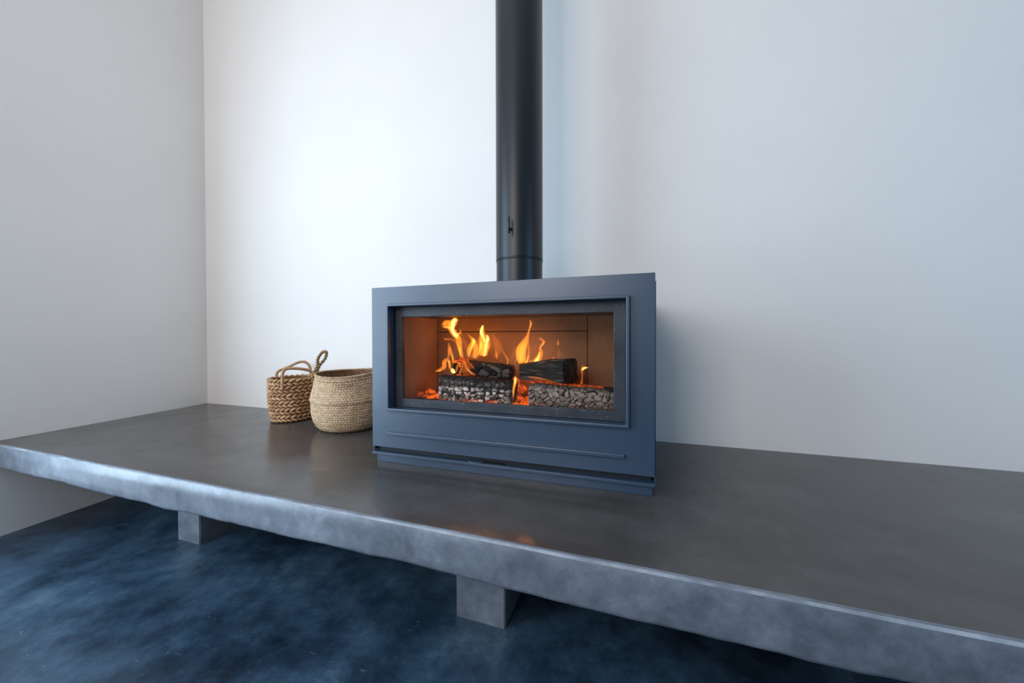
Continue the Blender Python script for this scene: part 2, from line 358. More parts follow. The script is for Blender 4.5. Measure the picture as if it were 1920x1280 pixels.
# firebox lining
FBY = 0.345
lin = empty('firebox_lining', (0, 0, 0)); lin.parent = stove
box('floor_board', (-0.47, 0.05, 0.215), (0.47, FBY + 0.02, 0.232), M['soot'], lin)
for a, b, za, zb in ((-0.44, 0.2985, 0.232, 0.5455), (-0.44, 0.2985, 0.5485, 0.70), (0.3005, 0.46, 0.232, 0.70)):
    box('rear_board', (a, FBY, za), (b, FBY + 0.022, zb), M['brick'], lin, 0.0025)
box('rear_backing', (-0.45, FBY + 0.022, 0.232), (0.47, FBY + 0.026, 0.70), M['black'], lin)
box('left_board', (-0.462, 0.05, 0.232), (-0.44, FBY, 0.69), M['brick'], lin, 0.002)
box('right_board', (0.46, 0.05, 0.232), (0.482, FBY, 0.69), M['brick'], lin, 0.002)
bm = bmesh.new(); bbox(bm, (-0.438, 0.14, 0.612), (0.458, FBY - 0.002, 0.626))
frombm('baffle_plate', bm, M['soot'], lin)
box('air_wash_bar', (-0.438, 0.055, 0.607), (0.458, 0.075, 0.64), M['black'], lin, 0.002)
# ash lip, air lever and plinth
lip = box('ash_lip', (-0.55, -0.003, 0.034), (0.5495, 0.06, 0.0445), M['steel'], stove, 0.0012)
box('recess_strip', (-0.54, 0.028, 0.0445), (0.54, 0.034, 0.068), M['black'], stove)
bm = bmesh.new()
o = bmesh.ops.create_circle(bm, cap_ends=True, segments=20, radius=0.02)
for v in bm.verts: v.co = Vector((v.co.x * 1.6, v.co.y * 0.75, 0))
r = bmesh.ops.extrude_face_region(bm, geom=bm.faces[:])
for e in r['geom']:
    if isinstance(e, bmesh.types.BMVert): e.co.z += 0.004
bmesh.ops.recalc_face_normals(bm, faces=bm.faces[:])
for v in bm.verts: v.co += Vector((-0.085, 0.012, 0.0445))
lever = frombm('air_lever', bm, M['steel'], stove)
box('air_slot', (-0.055, 0.006, 0.0446), (0.03, 0.03, 0.0462), M['black'], stove)
for x in (-0.115, 0.045):
    bm = bmesh.new(); bmesh.ops.create_cone(bm, cap_ends=True, segments=12, radius1=0.004, radius2=0.0032, depth=0.004)
    for v in bm.verts: v.co += Vector((x, 0.014, 0.0465))
    frombm('screw', bm, M['black'], stove)
box('plinth', (-0.536, 0.012, 0.0), (0.5435, 0.58, 0.034), M['steel'], stove, 0.001)

# ------------------------------------------------------------------ flue pipe
PY = 0.6813 - 0.3702
flue = tag(empty('flue_pipe', (SX - SA * PY, SY + PY, H + 0.7)), 'tall matt black round flue pipe rising from the stove top', 'flue pipe')
rp = 0.1045
lathe('collar', [(0, 0.0), (rp - 0.001, 0.0), (rp - 0.001, 0.155), (rp + 0.0012, 0.158), (rp + 0.0012, 0.1605), (rp - 0.002, 0.161), (0, 0.161)], M['flue'], flue)
lathe('pipe', [(0, 0.161), (rp - 0.003, 0.161), (rp - 0.003, 0.1635), (rp + 0.0005, 0.164), (rp + 0.0005, CEIL - H - 0.7), (0, CEIL - H - 0.7)], M['flue'], flue)
dh = empty('damper_handle', (0, 0, 0)); dh.parent = flue
DA = math.radians(-92)
dx, dy = math.cos(DA), math.sin(DA)
link('spindle', grid_mesh('spindle', tube_pts([(dx * 0.095, dy * 0.095, 0.276), (dx * 0.12, dy * 0.12, 0.276), (dx * 0.131, dy * 0.131, 0.276)], 0.0055, 14), caps=True), M['black'], dh, None, True)
bm = bmesh.new(); bmesh.ops.create_cone(bm, cap_ends=True, segments=16, radius1=0.0042, radius2=0.0042, depth=0.068)
for v in bm.verts: v.co += Vector((dx * 0.131, dy * 0.131, 0.288))
frombm('grip', bm, M['flue'], dh, None, True)

# ------------------------------------------------------------------ inside the firebox
ms = Matrix.Rotation(SA, 3, 'Z')
def to_world(v): return ms @ Vector(v) + Vector((SX, SY, H))

def make_log(name, a, b, ry, rz, mat, label, seed, cell=0.02, depth=0.004, ash=lambda t, c: 1.0, glow=lambda t, c: 0.0, power=3.0, taper=0.9, roll=0.0, stretch=1.5, nl=170, nc=130, metric='DISTANCE', cw=0.035):
    a, b = Vector(a), Vector(b); ax = b - a; L = ax.length; ax.normalize()
    mid = (a + b) / 2
    up_ = Vector((0, 0, 1)); s = ax.cross(up_).normalized(); u = s.cross(ax).normalized()   # s points towards +/-y
    if s.y > 0: s = -s                                             # s towards the viewer side
    P = np.zeros((nl, nc, 3)); CH = np.zeros((nl * nc, 3)); GL = np.zeros(nl * nc)
    tt = np.linspace(0, 1, nl)
    for i, t in enumerate(tt):
        endr = min(1.0, (min(t, 1 - t) * L / 0.010 + 0.0) ** 0.5) if 0 < t < 1 else 0.0
        k = (1 - (1 - taper) * t)
        for j in range(nc):
            th = 2 * math.pi * j / nc + roll
            c_, s_ = math.cos(th), math.sin(th)
            r = 1.0 / (abs(c_) ** power + abs(s_) ** power) ** (1 / power)
            cy, cz = r * c_ * ry * k, r * s_ * rz * k
            g = Vector((t * L * 10 + seed, c_ * 1.1, s_ * 1.1 + seed))
            low = 1 + 0.10 * noise.noise(g) + 0.05 * noise.noise(g * 2.7)
            cy *= low; cz *= low
            q = Vector((t * L / (cell * stretch) + seed * 7, r * c_ * ry / cell, r * s_ * rz / cell))
            dist, pts = noise.voronoi(q + noise.noise_vector(q * 0.6) * 0.35, distance_metric=metric)
            e = dist[1] - dist[0]; pl = max(0.0, min(1.0, (e - cw) / (cw * 2.2))); pl = pl * pl * (3 - 2 * pl)
            rnd = (math.sin(pts[0].x * 12.9898 + pts[0].y * 78.233 + pts[0].z * 37.7) * 43758.5453) % 1.0
            dd = depth * (pl - 1) + 0.0012 * noise.noise(q * 3) - depth * 0.5 * rnd * 0.6
            nrm = math.hypot(cy, cz) + 1e-9
            cy += dd * cy / nrm; cz += dd * cz / nrm
            off = 0.0
            if i == 0 or i == nl - 1: endr = 0.0
            p = a + ax * (t * L) + (s * cy * endr + u * cz * endr)
            # end faces slightly rough
            P[i, j] = p - mid
            front = (th % (2 * math.pi))
            ii = i * nc + j
            CH[ii] = (pl, rnd, ash(t, (c_, s_, rnd)))
            GL[ii] = glow(t, (c_, s_, rnd)) * (0.25 + 0.75 * (1 - pl))
    me = grid_mesh(name, P, cv=True); setattr_c(me, 'char', CH); setattr_f(me, 'glow', GL)
    bm = bmesh.new(); bm.from_mesh(me); bmesh.ops.remove_doubles(bm, verts=bm.verts[:], dist=1e-6); bmesh.ops.recalc_face_normals(bm, faces=bm.faces[:]); bm.to_mesh(me); bm.free()
    o = link(name, me, mat, None, to_world(mid), True); o.rotation_euler = (0, 0, SA)
    return tag(o, label, 'log', 'burning logs in the stove')
def sstep(a, b, x): x = max(0.0, min(1.0, (x - a) / (b - a))); return x * x * (3 - 2 * x)
# the camera-side of a section is c>0 (towards the glass), the top is s>0
make_log('burning_log', (-0.305, 0.155, 0.297), (0.035, 0.15, 0.292), 0.052, 0.06, M['char_white'],
         'front charred log with white ash flakes lying at the left behind the glass', 1.3, cell=0.017, depth=0.004, cw=0.06,
         ash=lambda t, c: sstep(0.8, 0.1, c[1]) * (0.15 + 0.85 * (c[2] > 0.25)) * sstep(1.12, 0.7, t) * (1 - 0.8 * sstep(0.25, 0.35, c[1]) * sstep(0.55, 0.45, c[1])),
         glow=lambda t, c: 1.3 * sstep(-0.45, -0.7, c[1]) * max(0, noise.noise(Vector((t * 9, 3.3, 0))) + 0.15) * (1 if t < 0.8 else 0), power=4.5, taper=0.88, roll=0.0, stretch=1.3, metric='CHEBYCHEV')
make_log('burning_log', (0.092, 0.155, 0.294), (0.452, 0.14, 0.281), 0.055, 0.053, M['char_grey'],
         'front log at the right with a grey cracked alligator char surface', 4.1, cell=0.019, depth=0.0035,
         ash=lambda t, c: sstep(0.95, 0.45, c[1]) * (0.55 + 0.45 * (c[2] > 0.2)) * (1 - 0.55 * sstep(0.75, 0.95, t)),
         glow=lambda t, c: 1.2 * sstep(0.03, 0.0, t) + 0.8 * sstep(-0.75, -0.9, c[1]) + 0.5 * sstep(0.8, 0.95, c[1]) * (t < 0.8), power=3.0, taper=0.92, stretch=1.25)
make_log('burning_log', (0.035, 0.265, 0.37), (0.262, 0.155, 0.388), 0.045, 0.043, M['char_black'],
         'upper smooth black log resting on the right front log', 7.7, cell=0.06, depth=0.002,
         ash=lambda t, c: 0.9 * max(0.0, noise.noise(Vector((t * 4, c[0] * 5, c[1] * 7))) + 0.05) + 0.5 * sstep(-0.2, -0.75, c[1]) * sstep(0.7, 0.2, t), glow=lambda t, c: 1.0 * sstep(-0.6, -0.85, c[1]) * (t < 0.75), power=4.0, taper=1.15, stretch=3)
make_log('burning_log', (-0.285, 0.245, 0.385), (0.0, 0.23, 0.362), 0.05, 0.045, M['char_black'],
         'dark knobbly log behind the left front log amid the flames', 9.2, cell=0.03, depth=0.006,
         ash=lambda t, c: 0.7 * (c[2] > 0.6) * sstep(0.2, 0.6, t), glow=lambda t, c: 0.8 * sstep(0.45, 0.1, t) * (c[2] > 0.45), power=2.3, taper=0.8, stretch=1.4)

# ash bed: one heap, nobody could count its crumbs
def make_ash():
    nx, ny = 260, 90; P = np.zeros((nx, ny, 3)); CH = np.zeros((nx * ny, 3)); GL = np.zeros(nx * ny)
    for i in range(nx):
        x = -0.437 + 0.894 * i / (nx - 1)
        for j in range(ny):
            y = 0.055 + (FBY - 0.06) * j / (ny - 1)
            e = min(1, min(i, nx - 1 - i) / 6, min(j, ny - 1 - j) / 5)
            q = Vector((x * 45, y * 45, 0.5))
            d, pt = noise.voronoi(q * 1.7); pl = max(0, min(1, (d[1] - d[0]) / 0.3))
            h = 0.014 + 0.010 * noise.noise(q * 0.25) + 0.006 * noise.noise(q) + 0.005 * pl
            h += 0.012 * math.exp(-((x + 0.36) / 0.06) ** 2) * math.exp(-((y - 0.2) / 0.08) ** 2)
            P[i, j] = (x, y, 0.232 + max(0.0005, h * e)); k = i * ny + j
            CH[k] = (pl, (math.sin(pt[0].x * 91.7 + pt[0].y * 37.1) * 4375.5) % 1, max(0.0, min(1.0, 0.35 + noise.noise(q * 0.5) * 1.2 + 0.6 * (x > 0.15) * (y < 0.11))))
            g = max(0, noise.noise(Vector((x * 16, y * 22, 8))) * 2.2 + 0.35)
            g *= 1.0 if -0.43 < x < 0.13 else 0.35
            if y < 0.075: g *= 0.35
            GL[k] = min(1.0, g) * (0.3 + 0.7 * (1 - pl))
            if 0.03 < x < 0.10 and y > 0.1: GL[k] = max(GL[k], 0.55 - 0.3 * pl)
    P[:, :, 0] -= 0.0; me = grid_mesh('ash_bed', P); setattr_c(me, 'char', CH); setattr_f(me, 'glow', GL)
    o = link('ash_bed', me, M['ash'], None, (SX, SY, H), True); o.rotation_euler = (0, 0, SA)
    tag(o, 'bed of grey ash and glowing orange embers under the burning logs', 'ash', kind='stuff')
make_ash()
def ember_chunk(x, y, z, r, seed, g):
    bm = bmesh.new(); bmesh.ops.create_icosphere(bm, subdivisions=3, radius=1)
    for v in bm.verts:
        n = 1 + 0.35 * noise.noise(v.co * 1.6 + Vector((seed, 0, 0))) + 0.15 * noise.noise(v.co * 4 + Vector((seed, 2, 0)))
        v.co = Vector((v.co.x * r * n, v.co.y * r * n * 0.8, v.co.z * r * n * 0.85))
    me = bpy.data.meshes.new('ember'); bm.to_mesh(me); bm.free()
    n = len(me.vertices)
    setattr_c(me, 'char', [(0.5 + 0.5 * noise.noise(v.co * 200), random.random(), 0.4) for v in me.vertices]); setattr_f(me, 'glow', [g * max(0.0, 0.55 + noise.noise(v.co * 120 + Vector((seed, 0, 0)))) for v in me.vertices])
    p = Vector((x, y, z)); o = link('ember', me, M['ash'], None, to_world(p), True); o.rotation_euler = (0, 0, SA)
    return o
EMB = [(0.0399, 0.1700, 0.2644, 0.021, 0.5, 'glowing ember lump low in the gap between the two front logs'),
       (0.0455, 0.1900, 0.3059, 0.021, 0.6, 'glowing ember lump in the gap just under the upper right log'),
       (0.0159, 0.2100, 0.3337, 0.018, 0.5, 'ashy lump where the two upper logs meet'),
       (-0.4102, 0.1500, 0.2608, 0.020, 0.25, 'dark ember lump lying alone at the left end of the ash bed'),
       (-0.4036, 0.2200, 0.2601, 0.024, 0.8, 'glowing ember lump beside the left end of the front left log')]
for k, (x, y, z, r, g, lab) in enumerate(EMB):
    tag(ember_chunk(x, y, z, r, 3.7 * k + 1, g), lab, 'ember', 'ember lumps in the firebox')

# ------------------------------------------------------------------ the fire: tongues of flame with their own depth
fire = tag(empty('fire', (SX, SY, H + 0.235), SA), 'orange and yellow flames licking up from the burning logs', 'fire')
def flame(mat, d, pts, thick=0.85):
    """pts: (x, z, half width) along one tongue in stove metres; d = depth of the tongue behind the front plate"""
    n = max(14, 5 * len(pts)); C = catmull(pts, n); path = []; rad = []
    for k, (x, z, wd) in enumerate(C):
        path.append((x, d + 0.004 * math.sin(k * 0.35 + pts[0][0] * 40), z - 0.235)); rad.append(max(0.0004, wd))
    rad[0] *= 0.35; rad[-1] = 0.0003
    path = np.array(path); K = 12; P = []
    tg = np.gradient(path, axis=0)
    for i in range(n):
        t = Vector(tg[i]).normalized(); yv = Vector((0, 1, 0)); s = t.cross(yv)
        s = s.normalized() if s.length > 1e-6 else Vector((1, 0, 0)); v = s.cross(t).normalized()
        P.append([Vector(path[i]) + s * (math.cos(a) * rad[i]) + v * (math.sin(a) * rad[i] * thick) for a in np.linspace(0, 2 * math.pi, K, endpoint=False)])
    me = grid_mesh('flame', [[tuple(q) for q in r] for r in P], cv=True, caps=True)
    bm = bmesh.new(); bm.from_mesh(me); bmesh.ops.recalc_face_normals(bm, faces=bm.faces[:]); bm.to_mesh(me); bm.free()
    return link('flame', me, mat, fire, None, True)
s_, m_, h_, c_ = M['flame_soft'], M['flame_mid'], M['flame_hot'], M['flame_core']
FLAMES = [
 # tall curling tongue at the left
 (m_, 0.200, [(-0.2289, 0.4255, 0.0065), (-0.2418, 0.4728, 0.0118), (-0.2522, 0.5107, 0.0145), (-0.2706, 0.5369, 0.0159), (-0.2838, 0.5609, 0.0160), (-0.2784, 0.5823, 0.0186), (-0.2650, 0.5964, 0.0132), (-0.2519, 0.5891, 0.0053)]),
 (c_, 0.200, [(-0.2548, 0.5155, 0.0040), (-0.2679, 0.5346, 0.0079), (-0.2811, 0.5561, 0.0085), (-0.2784, 0.5800, 0.0093), (-0.2677, 0.5965, 0.0093), (-0.2571, 0.5939, 0.0040)]),
 (h_, 0.200, [(-0.2733, 0.5322, 0.0053), (-0.2600, 0.5298, 0.0085), (-0.2495, 0.5345, 0.0058), (-0.2442, 0.5439, 0.0026)]),
 (m_, 0.200, [(-0.2757, 0.5728, 0.0080), (-0.2970, 0.5850, 0.0134), (-0.3186, 0.5829, 0.0108), (-0.3349, 0.5759, 0.0027)]),
 (s_, 0.200, [(-0.2784, 0.5609, 0.0106), (-0.3052, 0.5683, 0.0161), (-0.3267, 0.5758, 0.0136), (-0.3403, 0.5808, 0.0027)]),
 (h_, 0.200, [(-0.2811, 0.5585, 0.0053), (-0.3052, 0.5659, 0.0067), (-0.3295, 0.5686, 0.0022)]),
 (m_, 0.210, [(-0.2334, 0.5226, 0.0021), (-0.2439, 0.5441, 0.0053), (-0.2518, 0.5585, 0.0021)]),
 (h_, 0.190, [(-0.2344, 0.4330, 0.0031), (-0.2369, 0.4589, 0.0047), (-0.2420, 0.4825, 0.0031)]),
 (s_, 0.220, [(-0.2019, 0.4415, 0.0130), (-0.2175, 0.4724, 0.0131), (-0.2332, 0.5010, 0.0106), (-0.2436, 0.5250, 0.0027)]),
 (m_, 0.210, [(-0.2391, 0.4319, 0.0040), (-0.2521, 0.4652, 0.0048), (-0.2680, 0.4963, 0.0043), (-0.2920, 0.5107, 0.0043), (-0.3136, 0.5107, 0.0049), (-0.3326, 0.5156, 0.0027)]),
 # lower left tongues
 (m_, 0.210, [(-0.3113, 0.4187, 0.0033), (-0.3030, 0.4527, 0.0081), (-0.3002, 0.4769, 0.0070), (-0.3055, 0.4986, 0.0016)]),
 (m_, 0.210, [(-0.2818, 0.3879, 0.0032), (-0.2843, 0.4288, 0.0070), (-0.2922, 0.4576, 0.0059), (-0.3002, 0.4817, 0.0022)]),
 (h_, 0.200, [(-0.2778, 0.3960, 0.0016), (-0.2790, 0.4294, 0.0032), (-0.2842, 0.4533, 0.0016)]),
 (m_, 0.170, [(-0.3511, 0.3680, 0.0027), (-0.3296, 0.3757, 0.0070), (-0.3082, 0.3881, 0.0106), (-0.3028, 0.4095, 0.0111), (-0.2921, 0.4214, 0.0084), (-0.2816, 0.4122, 0.0068), (-0.2765, 0.3888, 0.0063), (-0.2661, 0.3680, 0.0026)]),
 (h_, 0.165, [(-0.2894, 0.4171, 0.0032), (-0.2790, 0.4103, 0.0042), (-0.2738, 0.3893, 0.0034), (-0.2687, 0.3754, 0.0016)]),
 (c_, 0.165, [(-0.2505, 0.3642, 0.0052), (-0.2583, 0.3733, 0.0093), (-0.2686, 0.3824, 0.0031)]),
 (h_, 0.165, [(-0.3428, 0.3687, 0.0016), (-0.3294, 0.3714, 0.0043), (-0.3160, 0.3741, 0.0016)]),
 # middle group
 (m_, 0.220, [(-0.2098, 0.4271, 0.0047), (-0.2070, 0.4629, 0.0118), (-0.1939, 0.4868, 0.0143), (-0.1860, 0.5035, 0.0117), (-0.2042, 0.5249, 0.0047), (-0.2277, 0.5417, 0.0011)]),
 (h_, 0.215, [(-0.2061, 0.4322, 0.0021), (-0.1995, 0.4655, 0.0047), (-0.1864, 0.4940, 0.0067), (-0.1812, 0.5059, 0.0077), (-0.1915, 0.5153, 0.0026)]),
 (m_, 0.220, [(-0.1811, 0.4275, 0.0103), (-0.1759, 0.4584, 0.0129), (-0.1732, 0.4821, 0.0103), (-0.1757, 0.5011, 0.0026)]),
 (s_, 0.230, [(-0.1961, 0.4243, 0.0235), (-0.1777, 0.4652, 0.0286), (-0.1595, 0.5010, 0.0206), (-0.1517, 0.5295, 0.0077)]),
 # tall pair
 (m_, 0.220, [(-0.1426, 0.4352, 0.0178), (-0.1374, 0.4729, 0.0229), (-0.1373, 0.5058, 0.0203), (-0.1448, 0.5388, 0.0127), (-0.1447, 0.5694, 0.0064)]),
 (h_, 0.215, [(-0.1634, 0.4352, 0.0031), (-0.1557, 0.4635, 0.0046), (-0.1479, 0.4894, 0.0046), (-0.1453, 0.5059, 0.0020)]),
 (c_, 0.215, [(-0.1301, 0.4965, 0.0025), (-0.1377, 0.5199, 0.0056), (-0.1452, 0.5434, 0.0076), (-0.1426, 0.5645, 0.0061), (-0.1400, 0.5739, 0.0020)]),
 (h_, 0.215, [(-0.1558, 0.4353, 0.0015), (-0.1429, 0.4542, 0.0025), (-0.1378, 0.4824, 0.0020), (-0.1326, 0.5012, 0.0013)]),
 (c_, 0.215, [(-0.1354, 0.4356, 0.0051), (-0.1277, 0.4638, 0.0056), (-0.1200, 0.4942, 0.0065), (-0.1175, 0.5152, 0.0070), (-0.1225, 0.5316, 0.0025)]),
 (m_, 0.225, [(-0.1242, 0.4635, 0.0051), (-0.1141, 0.4823, 0.0076), (-0.1140, 0.5058, 0.0066), (-0.1240, 0.5340, 0.0025)]),
 (m_, 0.225, [(-0.1571, 0.5484, 0.0015), (-0.1648, 0.5579, 0.0031), (-0.1700, 0.5651, 0.0010)]),
 # small wisps
 (m_, 0.240, [(-0.0823, 0.4209, 0.0020), (-0.0822, 0.4374, 0.0060), (-0.0897, 0.4609, 0.0028), (-0.0960, 0.4821, 0.0008)]),
 (m_, 0.240, [(-0.0350, 0.3961, 0.0030), (-0.0325, 0.4195, 0.0042), (-0.0423, 0.4380, 0.0040), (-0.0547, 0.4612, 0.0030), (-0.0646, 0.4870, 0.0010)]),
 (h_, 0.240, [(-0.0350, 0.4007, 0.0015), (-0.0337, 0.4194, 0.0022), (-0.0411, 0.4357, 0.0017)]),
 (s_, 0.250, [(-0.0260, 0.4119, 0.0074), (-0.0112, 0.4356, 0.0098), (0.0036, 0.4661, 0.0098), (0.0182, 0.4894, 0.0024)]),
 (s_, 0.260, [(-0.1077, 0.4241, 0.0077), (-0.0821, 0.4650, 0.0178), (-0.0947, 0.5008, 0.0153), (-0.1202, 0.5439, 0.0026)]),
 # big middle flame
 (m_, 0.230, [(0.0361, 0.4053, 0.0167), (0.0314, 0.4372, 0.0227), (0.0338, 0.4670, 0.0226), (0.0458, 0.4945, 0.0166), (0.0600, 0.5240, 0.0085), (0.0695, 0.5512, 0.0047), (0.0742, 0.5738, 0.0061), (0.0695, 0.5942, 0.0047)]),
 (s_, 0.225, [(0.0353, 0.4444, 0.0119), (0.0448, 0.4741, 0.0177), (0.0567, 0.5014, 0.0106), (0.0661, 0.5330, 0.0035)]),
 (h_, 0.225, [(0.0591, 0.5150, 0.0012), (0.0685, 0.5466, 0.0028), (0.0756, 0.5736, 0.0035), (0.0756, 0.5894, 0.0014)]),
 (h_, 0.220, [(0.0248, 0.4058, 0.0019), (0.0320, 0.4287, 0.0031), (0.0368, 0.4492, 0.0012)]),
 (m_, 0.220, [(-0.0015, 0.4052, 0.0019), (0.0129, 0.4238, 0.0043), (0.0249, 0.4399, 0.0014)]),
 (m_, 0.220, [(0.0579, 0.4065, 0.0070), (0.0674, 0.4383, 0.0061), (0.0674, 0.4789, 0.0042), (0.0652, 0.5195, 0.0019)]),
 (h_, 0.215, [(0.0547, 0.4068, 0.0038), (0.0641, 0.4227, 0.0042), (0.0688, 0.4475, 0.0014)]),
 # right flame of the middle group
 (m_, 0.220, [(0.0975, 0.4051, 0.0185), (0.1114, 0.4322, 0.0142), (0.1206, 0.4569, 0.0096), (0.1183, 0.4747, 0.0059), (0.1275, 0.4904, 0.0064), (0.1343, 0.4993, 0.0059), (0.1229, 0.5104, 0.0059), (0.1092, 0.5194, 0.0014)]),
 (c_, 0.215, [(0.0919, 0.4053, 0.0069), (0.1034, 0.4234, 0.0060), (0.1126, 0.4414, 0.0037), (0.1172, 0.4615, 0.0023)]),
 (c_, 0.215, [(0.1057, 0.4056, 0.0060), (0.1080, 0.4190, 0.0041), (0.1126, 0.4303, 0.0014)]),
 (h_, 0.215, [(0.1149, 0.4637, 0.0018), (0.1195, 0.4771, 0.0027), (0.1286, 0.4883, 0.0032), (0.1355, 0.4971, 0.0027), (0.1287, 0.5060, 0.0011)]),
 (h_, 0.220, [(0.0743, 0.4068, 0.0035), (0.0767, 0.4181, 0.0037), (0.0860, 0.4251, 0.0012)]),
 (m_, 0.240, [(0.1616, 0.4185, 0.0036), (0.1685, 0.4298, 0.0045), (0.1730, 0.4410, 0.0011)]),
 (m_, 0.250, [(0.1869, 0.4833, 0.0023), (0.1880, 0.4945, 0.0054), (0.1892, 0.5125, 0.0009)]),
 (s_, 0.270, [(0.1853, 0.4284, 0.0069), (0.1876, 0.4556, 0.0092), (0.1854, 0.4829, 0.0023)]),
 # at the end of the upper right log
 (m_, 0.170, [(0.2924, 0.3276, 0.0066), (0.2965, 0.3527, 0.0041), (0.2975, 0.3777, 0.0037), (0.2975, 0.3943, 0.0062), (0.2985, 0.4172, 0.0008)]),
 (c_, 0.170, [(0.2965, 0.3902, 0.0033), (0.3047, 0.3987, 0.0053), (0.3149, 0.4010, 0.0028), (0.3250, 0.4023, 0.0008)]),
 (m_, 0.160, [(0.2545, 0.3315, 0.0021), (0.2752, 0.3313, 0.0041), (0.2997, 0.3323, 0.0045), (0.3321, 0.3306, 0.0012)]),
 # glow line under the upper right log and in the gap
 (m_, 0.135, [(0.0887, 0.3621, 0.0033), (0.1215, 0.3590, 0.0048), (0.1581, 0.3518, 0.0038), (0.1962, 0.3449, 0.0025), (0.2420, 0.3363, 0.0016)]),
 (h_, 0.120, [(0.0263, 0.2549, 0.0018), (0.0308, 0.2893, 0.0040), (0.0365, 0.3215, 0.0058), (0.0399, 0.3494, 0.0067), (0.0377, 0.3663, 0.0018)]),
 (c_, 0.118, [(0.0372, 0.3282, 0.0018), (0.0406, 0.3475, 0.0036), (0.0395, 0.3623, 0.0013)]),
 # licking over the log at the back left
 (m_, 0.185, [(-0.2557, 0.3622, 0.0026), (-0.2477, 0.3883, 0.0063), (-0.2398, 0.4144, 0.0021)]),
 (m_, 0.185, [(-0.2400, 0.3579, 0.0052), (-0.2269, 0.3841, 0.0041), (-0.2216, 0.4218, 0.0026)]),
 (m_, 0.180, [(-0.1583, 0.3540, 0.0025), (-0.1836, 0.3671, 0.0061), (-0.2013, 0.3875, 0.0051), (-0.2115, 0.4106, 0.0036), (-0.2165, 0.4315, 0.0015)]),
 (h_, 0.178, [(-0.1725, 0.3583, 0.0015), (-0.1902, 0.3717, 0.0025), (-0.2029, 0.3900, 0.0015)]),
 (m_, 0.185, [(-0.1681, 0.3810, 0.0020), (-0.1807, 0.3946, 0.0046), (-0.1908, 0.4130, 0.0026)]),
 (s_, 0.175, [(-0.2118, 0.3621, 0.0205), (-0.2066, 0.3901, 0.0230), (-0.2167, 0.4178, 0.0128)]),
 # along the glass foot
 (m_, 0.085, [(-0.2865, 0.2412, 0.0013), (-0.2169, 0.2441, 0.0029), (-0.1327, 0.2456, 0.0038), (-0.0630, 0.2454, 0.0018), (-0.0176, 0.2449, 0.0007)]),
]
for f in FLAMES: flame(f[0], f[1], f[2])
# light of the fire
def fire_light(x, y, z, power, r=0.012):
    l = bpy.data.lights.new('fire_light', 'POINT'); l.energy = power; l.color = (1, 0.36, 0.07); l.shadow_soft_size = r
    o = bpy.data.objects.new('fire_light', l); COL.objects.link(o); o.parent = fire; o.location = (x, y, z - 0.235)
fire_light(-0.2966, 0.2500, 0.5450, 0.17); fire_light(-0.1593, 0.2600, 0.5007, 0.2); fire_light(0.0316, 0.2700, 0.4657, 0.22); fire_light(0.0967, 0.2600, 0.4206, 0.14); fire_light(-0.3309, 0.2600, 0.2551, 0.3, 0.008)

# ------------------------------------------------------------------ baskets
def puff_mesh_arrays(nu=8, nv=6):
    V = []; F = []
    for i in range(nv + 1):
        ph = math.pi * i / nv
        for j in range(nu):
            a = 2 * math.pi * j / nu; V.append((math.cos(ph), math.sin(ph) * math.cos(a), math.sin(ph) * math.sin(a)))
    for i in range(nv):
        for j in range(nu): F.append((i * nu + j, i * nu + (j + 1) % nu, (i + 1) * nu + (j + 1) % nu, (i + 1) * nu + j))
    return np.array(V), np.array(F)
PV, PF = puff_mesh_arrays()
def rope(path, r, turns, strands=2, k=8, closed=False):
    """twisted strands around a path; returns list of grids"""
    path = np.asarray(path, float); n = len(path); tg = np.gradient(path, axis=0); tg /= np.linalg.norm(tg, axis=1)[:, None]
    ref = np.array([0.0, 0, 1]) if abs(tg[0][2]) < 0.8 else np.array([1.0, 0, 0]); u = np.cross(tg[0], ref); G = []
    us = []
    for i in range(n): u = u - tg[i] * (u @ tg[i]); u /= np.linalg.norm(u); us.append(u.copy())
    for s in range(strands):
        pp = [path[i] + r * 0.62 * (math.cos(2 * math.pi * (turns * i / (n - 1) + s / strands)) * us[i] + math.sin(2 * math.pi * (turns * i / (n - 1) + s / strands)) * np.cross(tg[i], us[i])) for i in range(n)]
        G.append(tube_pts(pp, r * 0.62, k))
    return G
def grids_to_obj(name, G, mat, parent):
    V = []; F = []; T_ = []
    for g in G:
        nu, nv = g.shape[:2]; o = len(V); V += [tuple(p) for p in g.reshape(-1, 3)]
        T_ += [0.5 + 0.5 * noise.noise(Vector(p) * 60) for p in g.reshape(-1, 3)]
        for i in range(nu - 1):
            for j in range(nv): k = (j + 1) % nv; F.append((o + i * nv + j, o + i * nv + k, o + (i + 1) * nv + k, o + (i + 1) * nv + j))
        F.append(tuple(o + j for j in range(nv - 1, -1, -1))); F.append(tuple(o + (nu - 1) * nv + j for j in range(nv)))
    me = bpy.data.meshes.new(name); me.from_pydata(V, [], F); setattr_f(me, 'tint', T_); return link(name, me, mat, parent, None, True)

